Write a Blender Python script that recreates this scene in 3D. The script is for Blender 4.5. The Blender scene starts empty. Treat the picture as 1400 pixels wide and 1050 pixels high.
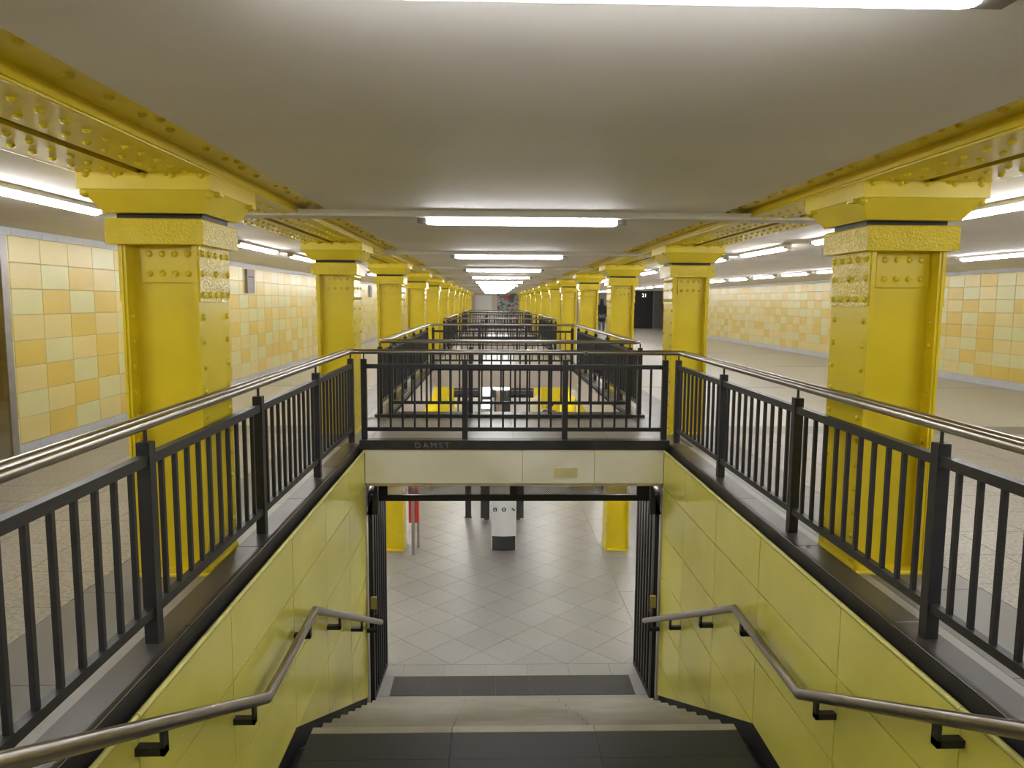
import bpy, math, random
from mathutils import Matrix, Vector
random.seed(7)
S = bpy.context.scene
C = S.collection

# ------------------------------------------------------------------ camera
# world: X right, Y along the hall, Z up, upper floor at z = 0, eye at 1.6 m
cd = bpy.data.cameras.new('camera'); cam = bpy.data.objects.new('camera', cd); C.objects.link(cam)
cd.sensor_width = 36.0; cd.sensor_fit = 'HORIZONTAL'; cd.lens = 36.0 * 1020.7 / 1400.0
cd.clip_start = 0.02; cd.clip_end = 300
_p, _y, _r = 0.1100, 0.0272, 0.0065
fwd = Vector((math.sin(_y)*math.cos(_p), math.cos(_y)*math.cos(_p), -math.sin(_p)))
rt = Vector((math.cos(_y), -math.sin(_y), 0)); up = rt.cross(fwd)
r2 = math.cos(_r)*rt + math.sin(_r)*up; u2 = -math.sin(_r)*rt + math.cos(_r)*up
m = Matrix.Identity(4)
for i in range(3):
    m[i][0] = r2[i]; m[i][1] = u2[i]; m[i][2] = -fwd[i]
m[0][3], m[1][3], m[2][3] = 0.0, 0.0, 1.6
cam.matrix_world = m
S.camera = cam
w = bpy.data.worlds.new('world'); S.world = w; w.use_nodes = True
w.node_tree.nodes['Background'].inputs[0].default_value = (0.02, 0.02, 0.02, 1)
w.node_tree.nodes['Background'].inputs[1].default_value = 0.3
S.view_settings.view_transform = 'Standard'; S.view_settings.look = 'None'
S.view_settings.gamma = 1.0; S.view_settings.use_curve_mapping = False
S.view_settings.exposure = 1.58
S.cycles.max_bounces = 8; S.cycles.diffuse_bounces = 5; S.cycles.glossy_bounces = 4
S.cycles.sample_clamp_indirect = 6.0; S.cycles.caustics_reflective = False
TUBE = 17.0          # radiance of a fluorescent tube, upper hall
TUBE_LOW = 25.0      # lower hall

XC = 0.26            # the stairwell's centre line
LOW = -3.05          # lower floor
CEIL = 2.30

# --------------------------------------------------------------- materials
def nodes(name):
    mt = bpy.data.materials.new(name); mt.use_nodes = True
    nt = mt.node_tree; b = nt.nodes['Principled BSDF']
    return mt, nt, b
def coords(nt, scale=(1, 1, 1), kind='Object'):
    tc = nt.nodes.new('ShaderNodeTexCoord'); mp = nt.nodes.new('ShaderNodeMapping')
    mp.inputs['Scale'].default_value = scale
    if kind == 'World':
        g = nt.nodes.new('ShaderNodeNewGeometry'); nt.links.new(g.outputs['Position'], mp.inputs['Vector'])
    else:
        nt.links.new(tc.outputs[kind], mp.inputs['Vector'])
    return mp.outputs[0]
def noise(nt, vec, scale, detail=3, rough=0.5):
    n = nt.nodes.new('ShaderNodeTexNoise'); n.inputs['Scale'].default_value = scale
    n.inputs['Detail'].default_value = detail; n.inputs['Roughness'].default_value = rough
    nt.links.new(vec, n.inputs['Vector']); return n.outputs[0]
def ramp(nt, fac, stops):
    r = nt.nodes.new('ShaderNodeValToRGB'); e = r.color_ramp.elements
    while len(e) < len(stops): e.new(0.5)
    for k, (p, c) in enumerate(stops):
        e[k].position = p; e[k].color = (*c, 1)
    nt.links.new(fac, r.inputs[0]); return r.outputs[0]
def bump(nt, b, h, strength, dist=0.01):
    n = nt.nodes.new('ShaderNodeBump'); n.inputs['Strength'].default_value = strength
    n.inputs['Distance'].default_value = dist
    nt.links.new(h, n.inputs['Height']); nt.links.new(n.outputs[0], b.inputs['Normal'])
def mat(name, col, rough=0.5, metal=0.0, var=0.0, vscale=6, bmp=0.0, bscale=60, bdist=0.002, speck=None, spec=0.5, rvar=0.0):
    """plain colour with slow variation, optional fine speckle and relief, all in world space"""
    mt, nt, b = nodes(name)
    b.inputs['Metallic'].default_value = metal; b.inputs['Roughness'].default_value = rough
    b.inputs['Specular IOR Level'].default_value = spec
    v = coords(nt, kind='World')
    lo = tuple(c*(1-var) for c in col); hi = tuple(min(1, c*(1+var)) for c in col)
    if var or speck:
        n = noise(nt, v, vscale, 4)
        c = ramp(nt, n, [(0.3, lo), (0.7, hi)])
        if speck:
            n2 = noise(nt, v, speck[1], 2, 0.7)
            c2 = ramp(nt, n2, [(0.36, tuple(x*speck[0] for x in (1, 1, 1))), (0.64, (1, 1, 1))])
            mx = nt.nodes.new('ShaderNodeMixRGB'); mx.blend_type = 'MULTIPLY'; mx.inputs[0].default_value = 1
            nt.links.new(c, mx.inputs[1]); nt.links.new(c2, mx.inputs[2]); c = mx.outputs[0]
        nt.links.new(c, b.inputs['Base Color'])
    else:
        b.inputs['Base Color'].default_value = (*col, 1)
    if rvar:
        n3 = noise(nt, v, 3.0, 4)
        rr = nt.nodes.new('ShaderNodeMapRange'); rr.inputs[3].default_value = rough-rvar; rr.inputs[4].default_value = rough+rvar
        nt.links.new(n3, rr.inputs[0]); nt.links.new(rr.outputs[0], b.inputs['Roughness'])
    if bmp:
        bump(nt, b, noise(nt, v, bscale, 3), bmp, bdist)
    return mt
def brickmat(name, cols, w_, h_, mortar, rough=0.4, msize=0.004, rot=None, offset=0.0, bmp=0.3, squash=1.0):
    """far surfaces where single tiles can no longer be told apart"""
    mt, nt, b = nodes(name)
    g = nt.nodes.new('ShaderNodeNewGeometry'); mp = nt.nodes.new('ShaderNodeMapping')
    nt.links.new(g.outputs['Position'], mp.inputs['Vector'])
    if rot: mp.inputs['Rotation'].default_value = rot
    br = nt.nodes.new('ShaderNodeTexBrick'); br.offset = offset; br.squash = squash
    br.inputs['Scale'].default_value = 1.0; br.inputs['Brick Width'].default_value = w_; br.inputs['Row Height'].default_value = h_
    br.inputs['Mortar Size'].default_value = msize; br.inputs['Mortar Smooth'].default_value = 0.1
    br.inputs['Color1'].default_value = (*cols[0], 1); br.inputs['Color2'].default_value = (*cols[1], 1)
    br.inputs['Mortar'].default_value = (*mortar, 1)
    nt.links.new(mp.outputs[0], br.inputs['Vector'])
    nt.links.new(br.outputs[0], b.inputs['Base Color']); b.inputs['Roughness'].default_value = rough
    return mt
def emit(name, col, strength):
    mt, nt, b = nodes(name)
    b.inputs['Base Color'].default_value = (0.9, 0.9, 0.9, 1)
    b.inputs['Emission Color'].default_value = (*col, 1); b.inputs['Emission Strength'].default_value = strength
    return mt

YEL = (0.74, 0.59, 0.014)
M = dict(
    yellow=mat('yellow_gloss_paint', YEL, 0.30, var=0.06, vscale=3, bmp=0.25, bscale=90, bdist=0.0015),
    yellow_rough=mat('yellow_hammered_paint', YEL, 0.22, var=0.06, vscale=5, bmp=1.0, bscale=60, bdist=0.012),
    yellow_beam=mat('yellow_beam_paint', (0.78, 0.62, 0.03), 0.30, var=0.10, vscale=2, bmp=0.3, bscale=80, bdist=0.0012),
    panel=mat('lemon_enamel_panel', (0.72, 0.67, 0.12), 0.19, var=0.07, vscale=1.6, bmp=0.08, bscale=14, bdist=0.004, rvar=0.05),
    panel_bead=mat('lemon_enamel_edge', (0.74, 0.70, 0.22), 0.4, var=0.1, vscale=9),
    cream=mat('cream_enamel_panel', (0.80, 0.77, 0.65), 0.25, var=0.05, vscale=1.4, bmp=0.08, bscale=10, bdist=0.004, rvar=0.06),
    cream2=mat('cream_enamel_panel_newer', (0.82, 0.80, 0.71), 0.25, var=0.04, vscale=1.4, bmp=0.08, bscale=10, bdist=0.004, rvar=0.06),
    patch=mat('faded_yellow_sticker', (0.66, 0.60, 0.34), 0.5, var=0.05),
    pale=mat('pale_pink_grey_lining', (0.66, 0.59, 0.53), 0.4, var=0.04, vscale=1.2),
    ceil=mat('painted_plaster_ceiling', (0.84, 0.80, 0.77), 0.65, var=0.05, vscale=0.9, bmp=0.15, bscale=25, bdist=0.003),
    channel=mat('grey_lighting_channel', (0.74, 0.72, 0.68), 0.5, var=0.05, vscale=4),
    charcoal=mat('charcoal_enamel_steel', (0.019, 0.019, 0.022), 0.42, var=0.15, vscale=20, bmp=0.1, bscale=150),
    black=mat('black_painted_steel', (0.010, 0.010, 0.011), 0.55, var=0.2, vscale=12),
    blackstone=mat('black_stone_curb', (0.030, 0.029, 0.031), 0.38, var=0.35, vscale=5, bmp=0.2, bscale=50, bdist=0.002),
    curbtop=mat('dark_brown_granite', (0.055, 0.048, 0.042), 0.32, var=0.18, vscale=2, speck=(0.8, 160), rvar=0.06),
    granite=mat('dark_grey_granite', (0.150, 0.142, 0.132), 0.32, var=0.08, vscale=2, speck=(0.78, 170), rvar=0.06),
    granite_light=mat('light_grey_granite', (0.30, 0.285, 0.26), 0.35, var=0.07, vscale=3, speck=(0.85, 150)),  # lighter grey stone for the curb strip and the bridge
    floor=mat('beige_terrazzo_slab', (0.345, 0.31, 0.25), 0.34, var=0.06, vscale=1.5, speck=(0.50, 42), rvar=0.07, bmp=0.05, bscale=12, bdist=0.003),
    floor2=mat('beige_terrazzo_slab_greyer', (0.34, 0.315, 0.262), 0.34, var=0.06, vscale=1.5, speck=(0.52, 42), rvar=0.07, bmp=0.05, bscale=12, bdist=0.003),
    lowfloor=mat('grey_terrazzo_slab', (0.275, 0.267, 0.252), 0.37, var=0.06, vscale=1.5, speck=(0.68, 60), rvar=0.06),
    lowfloor2=mat('grey_terrazzo_slab_darker', (0.258, 0.25, 0.238), 0.37, var=0.06, vscale=1.5, speck=(0.68, 60), rvar=0.06),
    grout=mat('dark_grout', (0.16, 0.145, 0.12), 0.8),
    wgrout=mat('tile_grout', (0.45, 0.38, 0.26), 0.8),
    tile_cream=mat('cream_wall_tile', (0.60, 0.565, 0.27), 0.32, var=0.03, vscale=2, bmp=0.04, bscale=9, bdist=0.004),
    tile_peach=mat('pale_yellow_wall_tile', (0.64, 0.52, 0.20), 0.32, var=0.04, vscale=2, bmp=0.04, bscale=9, bdist=0.004),
    tile_amber=mat('amber_wall_tile', (0.61, 0.44, 0.085), 0.32, var=0.05, vscale=2, bmp=0.04, bscale=9, bdist=0.004),
    tile_grey=mat('blue_grey_border_tile', (0.46, 0.47, 0.50), 0.35, var=0.06, vscale=6),
    steel=mat('brushed_stainless_tube', (0.34, 0.315, 0.285), 0.30, metal=1.0, var=0.05, vscale=30),
    steel_dull=mat('dull_steel', (0.33, 0.31, 0.30), 0.45, metal=0.9, var=0.1, vscale=9),
    step=mat('worn_stair_stone', (0.29, 0.265, 0.225), 0.5, var=0.12, vscale=2.5, speck=(0.8, 120)),
    step_nose=mat('pale_stair_edge', (0.40, 0.37, 0.31), 0.5, var=0.12, vscale=3, speck=(0.85, 120)),
    landing=mat('black_landing_slab', (0.022, 0.022, 0.023), 0.42, var=0.10, vscale=3, speck=(0.8, 160), rvar=0.05),
    white=mat('white_enamel', (0.84, 0.85, 0.86), 0.3),
    dark=mat('dark_charcoal_board', (0.05, 0.05, 0.055), 0.5, var=0.1),
    red=mat('red_enamel', (0.60, 0.035, 0.03), 0.35),
    post_grey=mat('grey_post_paint', (0.28, 0.25, 0.22), 0.4, var=0.05),
    vent=mat('grey_vent_metal', (0.24, 0.21, 0.20), 0.5, var=0.1, vscale=12),
    groove_brown=mat('dark_brown_groove', (0.22, 0.13, 0.03), 0.7, var=0.15, vscale=5),
    brass=mat('worn_brass_lock', (0.45, 0.38, 0.18), 0.4, metal=0.7),
    blue=mat('sign_blue', (0.03, 0.06, 0.22), 0.4), green=mat('sign_green', (0.02, 0.10, 0.09), 0.4),
    signyellow=mat('sign_yellow', (0.6, 0.5, 0.05), 0.4), signwhite=mat('sign_white', (0.8, 0.8, 0.8), 0.4),
    scratch=mat('scratched_chalk_grey', (0.20, 0.20, 0.20), 0.7), 
    tube=emit('lit_fluorescent_tube', (0.985, 0.99, 1.0), TUBE),
    tube_low=emit('lit_fluorescent_tube_lower_hall', (1.0, 0.985, 0.95), TUBE_LOW),
    lit=emit('backlit_white_panel', (0.85, 0.92, 1.0), 0.55),
    ring=emit('lit_lamp_ring', (1.0, 0.95, 1.0), 1.6),
    cloth_black=mat('black_cloth', (0.012, 0.012, 0.015), 0.85, var=0.2, vscale=20),
    denim=mat('grey_denim', (0.10, 0.11, 0.13), 0.85, var=0.2, vscale=20),
    skin=mat('skin', (0.42, 0.22, 0.14), 0.5), hair=mat('black_hair', (0.010, 0.008, 0.007), 0.6),
    shoe=mat('white_trainers', (0.6, 0.6, 0.6), 0.6),
)
def glassmat():
    mt = bpy.data.materials.new('tinted_showcase_glass'); mt.use_nodes = True; nt = mt.node_tree; nt.nodes.clear()
    out = nt.nodes.new('ShaderNodeOutputMaterial'); tr = nt.nodes.new('ShaderNodeBsdfTransparent'); gl = nt.nodes.new('ShaderNodeBsdfGlossy'); mx = nt.nodes.new('ShaderNodeMixShader')
    tr.inputs[0].default_value = (0.94, 0.89, 0.66, 1); gl.inputs['Roughness'].default_value = 0.04
    mx.inputs[0].default_value = 0.12; nt.links.new(tr.outputs[0], mx.inputs[1]); nt.links.new(gl.outputs[0], mx.inputs[2]); nt.links.new(mx.outputs[0], out.inputs[0])
    return mt
M['glass'] = glassmat()
def postermat():
    mt, nt, b = nodes('torn_poster_collage')
    v = coords(nt, kind='World')
    vo = nt.nodes.new('ShaderNodeTexVoronoi'); vo.inputs['Scale'].default_value = 2.6; nt.links.new(v, vo.inputs['Vector'])
    n = noise(nt, v, 1.7, 5, 0.7)
    c1 = ramp(nt, n, [(0.40, (0.02, 0.02, 0.03)), (0.47, (0.35, 0.25, 0.27)), (0.53, (0.65, 0.65, 0.65)), (0.60, (0.10, 0.18, 0.18))])
    mx = nt.nodes.new('ShaderNodeMixRGB'); mx.blend_type = 'OVERLAY'; mx.inputs[0].default_value = 0.5
    mx.inputs[0].default_value = 0.22; nt.links.new(c1, mx.inputs[1]); nt.links.new(vo.outputs['Color'], mx.inputs[2])
    nt.links.new(mx.outputs[0], b.inputs['Base Color']); b.inputs['Roughness'].default_value = 0.6
    return mt
M['poster'] = postermat()
def ribmat():
    mt, nt, b = nodes('ribbed_black_matting')
    v = coords(nt, kind='World'); wv = nt.nodes.new('ShaderNodeTexWave'); wv.bands_direction = 'X'
    wv.inputs['Scale'].default_value = 22; nt.links.new(v, wv.inputs['Vector'])
    c = ramp(nt, wv.outputs[0], [(0.3, (0.016, 0.015, 0.015)), (0.7, (0.034, 0.032, 0.031))])
    nt.links.new(c, b.inputs['Base Color']); b.inputs['Roughness'].default_value = 0.6
    bump(nt, b, wv.outputs[0], 0.5, 0.004)
    return mt
M['rib'] = ribmat()

# ----------------------------------------------------------------- helpers
class MB:
    def __init__(s): s.v = []; s.f = []; s.sm = []
    def add(s, vs, fs, smooth=False):
        o = len(s.v); s.v += [tuple(p) for p in vs]; s.f += [tuple(i+o for i in f) for f in fs]; s.sm += [smooth]*len(fs); return s
    def box(s, x0, x1, y0, y1, z0, z1):
        v = [(x0, y0, z0), (x1, y0, z0), (x1, y1, z0), (x0, y1, z0), (x0, y0, z1), (x1, y0, z1), (x1, y1, z1), (x0, y1, z1)]
        return s.add(v, [(0, 3, 2, 1), (4, 5, 6, 7), (0, 1, 5, 4), (1, 2, 6, 5), (2, 3, 7, 6), (3, 0, 4, 7)])
    def bbox(s, x0, x1, y0, y1, z0, z1, b=0.004):
        """box with chamfered upper edges"""
        v = [(x0, y0, z0), (x1, y0, z0), (x1, y1, z0), (x0, y1, z0), (x0, y0, z1-b), (x1, y0, z1-b), (x1, y1, z1-b), (x0, y1, z1-b),
             (x0+b, y0+b, z1), (x1-b, y0+b, z1), (x1-b, y1-b, z1), (x0+b, y1-b, z1)]
        return s.add(v, [(0, 3, 2, 1), (0, 1, 5, 4), (1, 2, 6, 5), (2, 3, 7, 6), (3, 0, 4, 7), (4, 5, 9, 8), (5, 6, 10, 9), (6, 7, 11, 10), (7, 4, 8, 11), (8, 9, 10, 11)])
    def frus(s, r0, z0, r1, z1):
        """frustum between rectangles r=(x0,x1,y0,y1)"""
        a, b = r0, r1
        v = [(a[0], a[2], z0), (a[1], a[2], z0), (a[1], a[3], z0), (a[0], a[3], z0), (b[0], b[2], z1), (b[1], b[2], z1), (b[1], b[3], z1), (b[0], b[3], z1)]
        return s.add(v, [(0, 3, 2, 1), (4, 5, 6, 7), (0, 1, 5, 4), (1, 2, 6, 5), (2, 3, 7, 6), (3, 0, 4, 7)])
    def prism(s, poly, axis, a0, a1):
        """poly in the plane perpendicular to axis, extruded a0..a1"""
        n = len(poly)
        def P(p, a):
            return (a, p[0], p[1]) if axis == 'x' else ((p[0], a, p[1]) if axis == 'y' else (p[0], p[1], a))
        v = [P(p, a0) for p in poly]+[P(p, a1) for p in poly]
        f = [tuple(range(n))[::-1], tuple(range(n, 2*n))]+[(i, (i+1) % n, n+(i+1) % n, n+i) for i in range(n)]
        return s.add(v, f)
    def cyl(s, p0, p1, r, n=8, r1=None, smooth=True):
        return s.tube([p0, p1], r, n, r1=r1, smooth=smooth)
    def tube(s, pts, r, n=8, closed=False, r1=None, smooth=True):
        pts = [Vector(p) for p in pts]; k = len(pts); vs = []
        for i, p in enumerate(pts):
            if closed: d = (pts[(i+1) % k]-pts[i-1]).normalized(); 
            else: d = (pts[min(i+1, k-1)]-pts[max(i-1, 0)]).normalized()
            a = Vector((0, 0, 1)) if abs(d.z) < 0.9 else Vector((0, 1, 0))
            u = d.cross(a).normalized(); v = u.cross(d)
            # mitre: keep the tube's width through a bend
            sc = 1.0
            if 0 < i < k-1 or closed:
                d1 = (pts[(i+1) % k]-p).normalized(); c_ = max(0.5, d.dot(d1)); sc = 1/c_
            rr = r if (r1 is None or i < k-1) else r1
            for j in range(n):
                t = 2*math.pi*j/n
                vs.append(p+u*math.cos(t)*rr*sc+v*math.sin(t)*rr if abs(d.z) < 0.05 else p+u*math.cos(t)*rr+v*math.sin(t)*rr*sc)
        fs = []
        for i in range(k if closed else k-1):
            for j in range(n):
                a = i*n+j; b = i*n+(j+1) % n; c = ((i+1) % k)*n+(j+1) % n; d_ = ((i+1) % k)*n+j
                fs.append((a, b, c, d_))
        s.add(vs, fs, smooth)
        if not closed:
            s.add([vs[j] for j in range(n)], [tuple(range(n))[::-1]]); s.add([vs[(k-1)*n+j] for j in range(n)], [tuple(range(n))])
        return s
    def dome(s, c, nrm, r, n=7):
        """a rivet head: low dome"""
        c = Vector(c); nrm = Vector(nrm).normalized(); a = Vector((0, 0, 1)) if abs(nrm.z) < 0.9 else Vector((0, 1, 0))
        u = nrm.cross(a).normalized(); v = nrm.cross(u); vs = []
        for (rr, h) in ((1, -0.05), (0.86, 0.45), (0.45, 0.72)):
            for j in range(n):
                t = 2*math.pi*j/n; vs.append(c+(u*math.cos(t)+v*math.sin(t))*r*rr+nrm*r*h)
        vs.append(c+nrm*r*0.80)
        fs = []
        for k in (0, 1):
            for j in range(n): fs.append((k*n+j, k*n+(j+1) % n, (k+1)*n+(j+1) % n, (k+1)*n+j))
        for j in range(n): fs.append((2*n+j, 2*n+(j+1) % n, 3*n))
        return s.add(vs, fs, True)
    def mesh(s, name, mt):
        me = bpy.data.meshes.new(name); me.from_pydata(s.v, [], s.f); me.materials.append(mt)
        if any(s.sm): me.polygons.foreach_set('use_smooth', s.sm)
        me.update()
        import bmesh
        bm = bmesh.new(); bm.from_mesh(me); bmesh.ops.recalc_face_normals(bm, faces=bm.faces); bm.to_mesh(me); bm.free()
        return me
def link(name, me, parent=None, loc=(0, 0, 0), rot=None, kind=None):
    o = bpy.data.objects.new(name, me); C.objects.link(o); o.location = loc
    if rot: o.rotation_euler = rot
    if parent: o.parent = parent
    if kind: o['kind'] = kind
    return o
def build(mb, name, mt, parent=None, loc=(0, 0, 0), kind=None):
    return link(name, mb.mesh(name, M[mt]), parent, loc, kind=kind)
def thing(name, label, cat, loc=(0, 0, 0), group=None, kind=None):
    o = bpy.data.objects.new(name, None); C.objects.link(o); o.location = loc; o.empty_display_size = 0.1
    if label: o['label'] = label
    if cat: o['category'] = cat
    if group: o['group'] = group
    if kind: o['kind'] = kind
    return o
def copy_tree(o, parent=None):
    c = o.copy(); C.objects.link(c)
    if parent: c.parent = parent
    for ch in list(o.children): copy_tree(ch, c)
    return c
ORD = ['first', 'second', 'third', 'fourth', 'fifth', 'sixth', 'seventh', 'eighth', 'ninth', 'tenth', 'eleventh', 'twelfth', 'thirteenth', 'fourteenth',
       'fifteenth', 'sixteenth', 'seventeenth', 'eighteenth', 'nineteenth', 'twentieth', 'twenty-first', 'twenty-second', 'twenty-third', 'twenty-fourth', 'twenty-fifth', 'twenty-sixth', 'twenty-seventh', 'twenty-eighth', 'twenty-ninth', 'thirtieth']

# the stairwell openings: (near edge Y, far edge Y)
OPEN = [(0.96, 8.16), (10.24, 17.85), (24.1, 32.5), (39.3, 47.0)]
XL, XR = -1.39, 1.91
YEND, YBACK = 62.0, -5.0
WL, WR = -4.75, 9.90

# ------------------------------------------------------- room shell, upper
def plate(name, boxes, mt, kind='structure'):
    b = MB()
    for q in boxes: b.box(*q)
    return build(b, name, mt, kind=kind)
# structural slab between the two levels: left, right and the bridges (its undersides are the lower ceiling)
slab = [(WL-0.3, XL-0.06, YBACK, YEND, -0.44, -0.014), (XR+0.06, 12.5, YBACK, YEND, -0.44, -0.014)]
ys = [YBACK]+[e for o in OPEN for e in o]+[YEND]
for k in range(0, len(ys), 2):
    slab.append((XL-0.06, XR+0.06, ys[k]+(0.02 if k else 0), ys[k+1]-0.02, -0.44, -0.014))
floor = plate('floor', slab, 'grout')
floor['label'] = 'beige terrazzo floor of the upper hall around the stairwells'
# near slabs one by one
def tiles(parent, name, me_of, xs, ys_):
    for i in range(len(xs)-1):
        for j in range(len(ys_)-1):
            me_of(i, j, xs[i], xs[i+1], ys_[j], ys_[j+1], parent, name)
_cache = {}
def slabpiece(w_, d_, mt, th=0.012, g=0.002, b=0.0015):
    key = (round(w_, 3), round(d_, 3), mt)
    if key not in _cache:
        _cache[key] = MB().bbox(g, w_-g, g, d_-g, -th, 0, b).mesh('floor_slab', M[mt])
    return _cache[key]
def floor_field(parent, x0, x1, y0, y1, nx, ny, mts, name='floor_slab', z=0.0):
    w_ = (x1-x0)/nx; d_ = (y1-y0)/ny
    for i in range(nx):
        for j in range(ny):
            o = link(name, slabpiece(w_, d_, random.choice(mts)), parent, (x0+i*w_, y0+j*d_, z))
FM = ['floor', 'floor', 'floor2']
floor_field(floor, -4.74, -2.24, 1.2, 9.0, 5, 15, FM)
floor_field(floor, 2.78, 9.88, 2.6, 9.0, 14, 13, FM)
floor_field(floor, XL-0.02, XR+0.02, 8.28, 10.20, 6, 3, ['granite_light', 'floor2'])
for s_, xo in ((-1, -2.24), (1, 2.19)):
    floor_field(floor, xo if s_ < 0 else 2.246, xo+0.51 if s_ < 0 else 2.78, 0.0, 9.0, 1, 9, ['granite'], 'granite_border_slab')
far = MB()
far.box(WL, -2.24, YBACK, 1.2, -0.014, 0).box(2.78, WR, YBACK, 2.6, -0.014, 0).box(XL, XR, YBACK, 0.62, -0.014, 0)
far.box(-2.24, -1.65, YBACK, 0, -0.014, 0).box(2.19, 2.78, YBACK, 0, -0.014, 0)
far.box(WL, -2.24, 9.55, YEND, -0.014, 0).box(2.78, 12.4, 9.55, YEND, -0.014, 0).box(WR, 12.4, YBACK, 9.55, -0.014, 0)
for a, b_ in ((17.85, 24.1), (32.5, 39.3), (47.0, YEND)): far.box(XL, XR, a+0.3, b_-0.1, -0.014, 0)
far.box(XL-0.3, XL, 47.3, YEND, -0.014, 0).box(XR, XR+0.3, 47.3, YEND, -0.014, 0)
M['far_floor'] = brickmat('far_terrazzo_floor', [(0.35, 0.325, 0.27), (0.335, 0.31, 0.26)], 0.5, 0.5, (0.30, 0.28, 0.23), 0.30, 0.003)
build(far, 'far_floor_slabs', 'far_floor', floor, kind='stuff')
bd = MB()
bd.box(-2.24, -1.65, 9.0, YEND, -0.014, 0).box(2.19, 2.78, 9.0, YEND, -0.014, 0)
bd.box(WL, -2.24, 9.0, 9.55, -0.014, 0).box(2.78, WR, 9.0, 9.55, -0.014, 0)
for yy in (14.0, 18.7, 23.7, 33.0, 42.0):
    bd.box(WL, -2.24, yy, yy+0.09, -0.01, 0.001).box(2.78, WR, yy, yy+0.09, -0.01, 0.001)
build(bd, 'granite_band', 'granite', floor, kind='stuff')
bl = MB().box(XL-0.28, XL-0.02, 8.2, 10.25, -0.014, 0).box(XR+0.02, XR+0.28, 8.2, 10.25, -0.014, 0)
build(bl, 'granite_band', 'granite', floor, kind='stuff')
# lighter grey strip between curb and granite border, as slabs
for x0 in (-1.65-0.0, 2.14):
    pass

# ceiling: a panel per bay in the middle, long side panels
ceil = thing('ceiling', 'greyish brown plaster ceiling of the upper hall', None, kind='structure')
STRIPY = [1.572]+[6.02+4.67*k for k in range(12)]
edges = [YBACK]+STRIPY+[YEND]
for k in range(len(edges)-1):
    b = MB().box(-1.27, 1.79, edges[k]+0.004, edges[k+1]-0.004, CEIL-0.005, CEIL+0.05)
    build(b, 'ceiling_panel', 'ceil', ceil)
b = MB().box(WL-0.3, -2.21, YBACK, YEND, CEIL-0.005, CEIL+0.05)
build(b, 'side_ceiling', 'ceil', ceil)
b = MB().box(2.73, 12.5, YBACK, YEND, CEIL-0.005, CEIL+0.05)
build(b, 'side_ceiling', 'ceil', ceil)
b = MB().box(-2.45, -1.2, YBACK, YEND, CEIL+0.06, CEIL+0.10).box(1.70, 3.0, YBACK, YEND, CEIL+0.06, CEIL+0.10)
build(b, 'beam_recess', 'black', ceil)

# -------------------------------------------------- tiled walls, piece by piece
def tile_mesh(th, wd, ht, mt, side):
    """tile in the YZ plane, face towards +x (side=1) or -x (side=-1)"""
    g = 0.0025; c = 0.004
    v = [(0, g, g), (0, wd-g, g), (0, wd-g, ht-g), (0, g, ht-g), (side*(th-c), g, g), (side*(th-c), wd-g, g), (side*(th-c), wd-g, ht-g), (side*(th-c), g, ht-g),
         (side*th, g+c, g+c), (side*th, wd-g-c, g+c), (side*th, wd-g-c, ht-g-c), (side*th, g+c, ht-g-c)]
    f = [(0, 1, 5, 4), (1, 2, 6, 5), (2, 3, 7, 6), (3, 0, 4, 7), (4, 5, 9, 8), (5, 6, 10, 9), (6, 7, 11, 10), (7, 4, 8, 11), (8, 9, 10, 11)]
    return v, f
KEY = {'C': 'tile_cream', 'P': 'tile_peach', 'A': 'tile_amber'}
ROWSL = ['CPPPC', 'APCAP', 'PCACA', 'APPAP', 'CACPA', 'PPACA', 'ACPAC', 'CPACP']     # from the top, near to far (first is the part column by the showcase)
ROWSR = ['CAPC', 'CPCA', 'CPAP', 'PACA', 'CAPA', 'PACP', 'CPAC', 'AACP']
def pattern(prev_col, r, left, row_prev):
    while True:
        c = random.choice('CPAPCAP')
        if c != left or random.random() < 0.25:
            if c != row_prev or random.random() < 0.35: return c
def tiled_wall(name, x, side, y0, pitch, y_first, rows, ht, ztop, zbot, y_parts, y_end, label, pat, behind):
    wall = build(MB().box(min(x, x-side*0.3), max(x, x-side*0.3), YBACK, y_end, -0.02, CEIL+0.06), name, 'wgrout', kind='structure')
    wall['label'] = label
    th = 0.008; me = {}
    for k, mt in KEY.items():
        v, f = tile_mesh(th, pitch, ht, mt, side); me[k] = MB().add(v, f).mesh('wall_tile', M[mt])
    stuff = {k: MB() for k in KEY}
    ncol = int((y_end-y0)/pitch)+1
    start = -int((y0-YBACK)/pitch)
    prev = {}
    for j in range(start, ncol):
        y = y0+j*pitch
        left = None
        for r in range(rows):
            if 0 <= j < len(pat[0]): c = pat[r][j]
            else: c = pattern(None, r, left, prev.get(r))
            left = c; prev[r] = c
            z = ztop-(r+1)*ht
            if y < y_end-pitch and y >= y_first-0.01 and y < y_parts:
                link('wall_tile', me[c], wall, (x, y, z))
            elif y < y_end-pitch:
                v, f = tile_mesh(th, pitch, ht, KEY[c], side)
                stuff[c].add([(p[0]+x, p[1]+y, p[2]+z) for p in v], f)
    for k, b in stuff.items(): build(b, 'distant_wall_tiles', KEY[k], wall, kind='stuff')
    bt = MB(); 
    # border tiles under the ceiling and above the floor
    n = int((y_end-0.3)/0.262)
    for j in range(-18, n):
        y = j*0.262
        for (za, zb) in ((ztop+0.002, CEIL-0.006), (0.0, zbot-0.002)):
            bt.box(min(x, x+side*th), max(x, x+side*th), y+0.0015, y+0.2605, za, zb)
    build(bt, 'border_tiles', 'tile_grey', wall, kind='stuff')
    return wall
wl = tiled_wall('wall_left', WL, 1, 7.03, 0.515, 6.9, 8, 0.2605, 2.215, 0.131, 18.0, YEND, 'left wall of cream, pale yellow and amber tiles', ROWSL, False)
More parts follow.
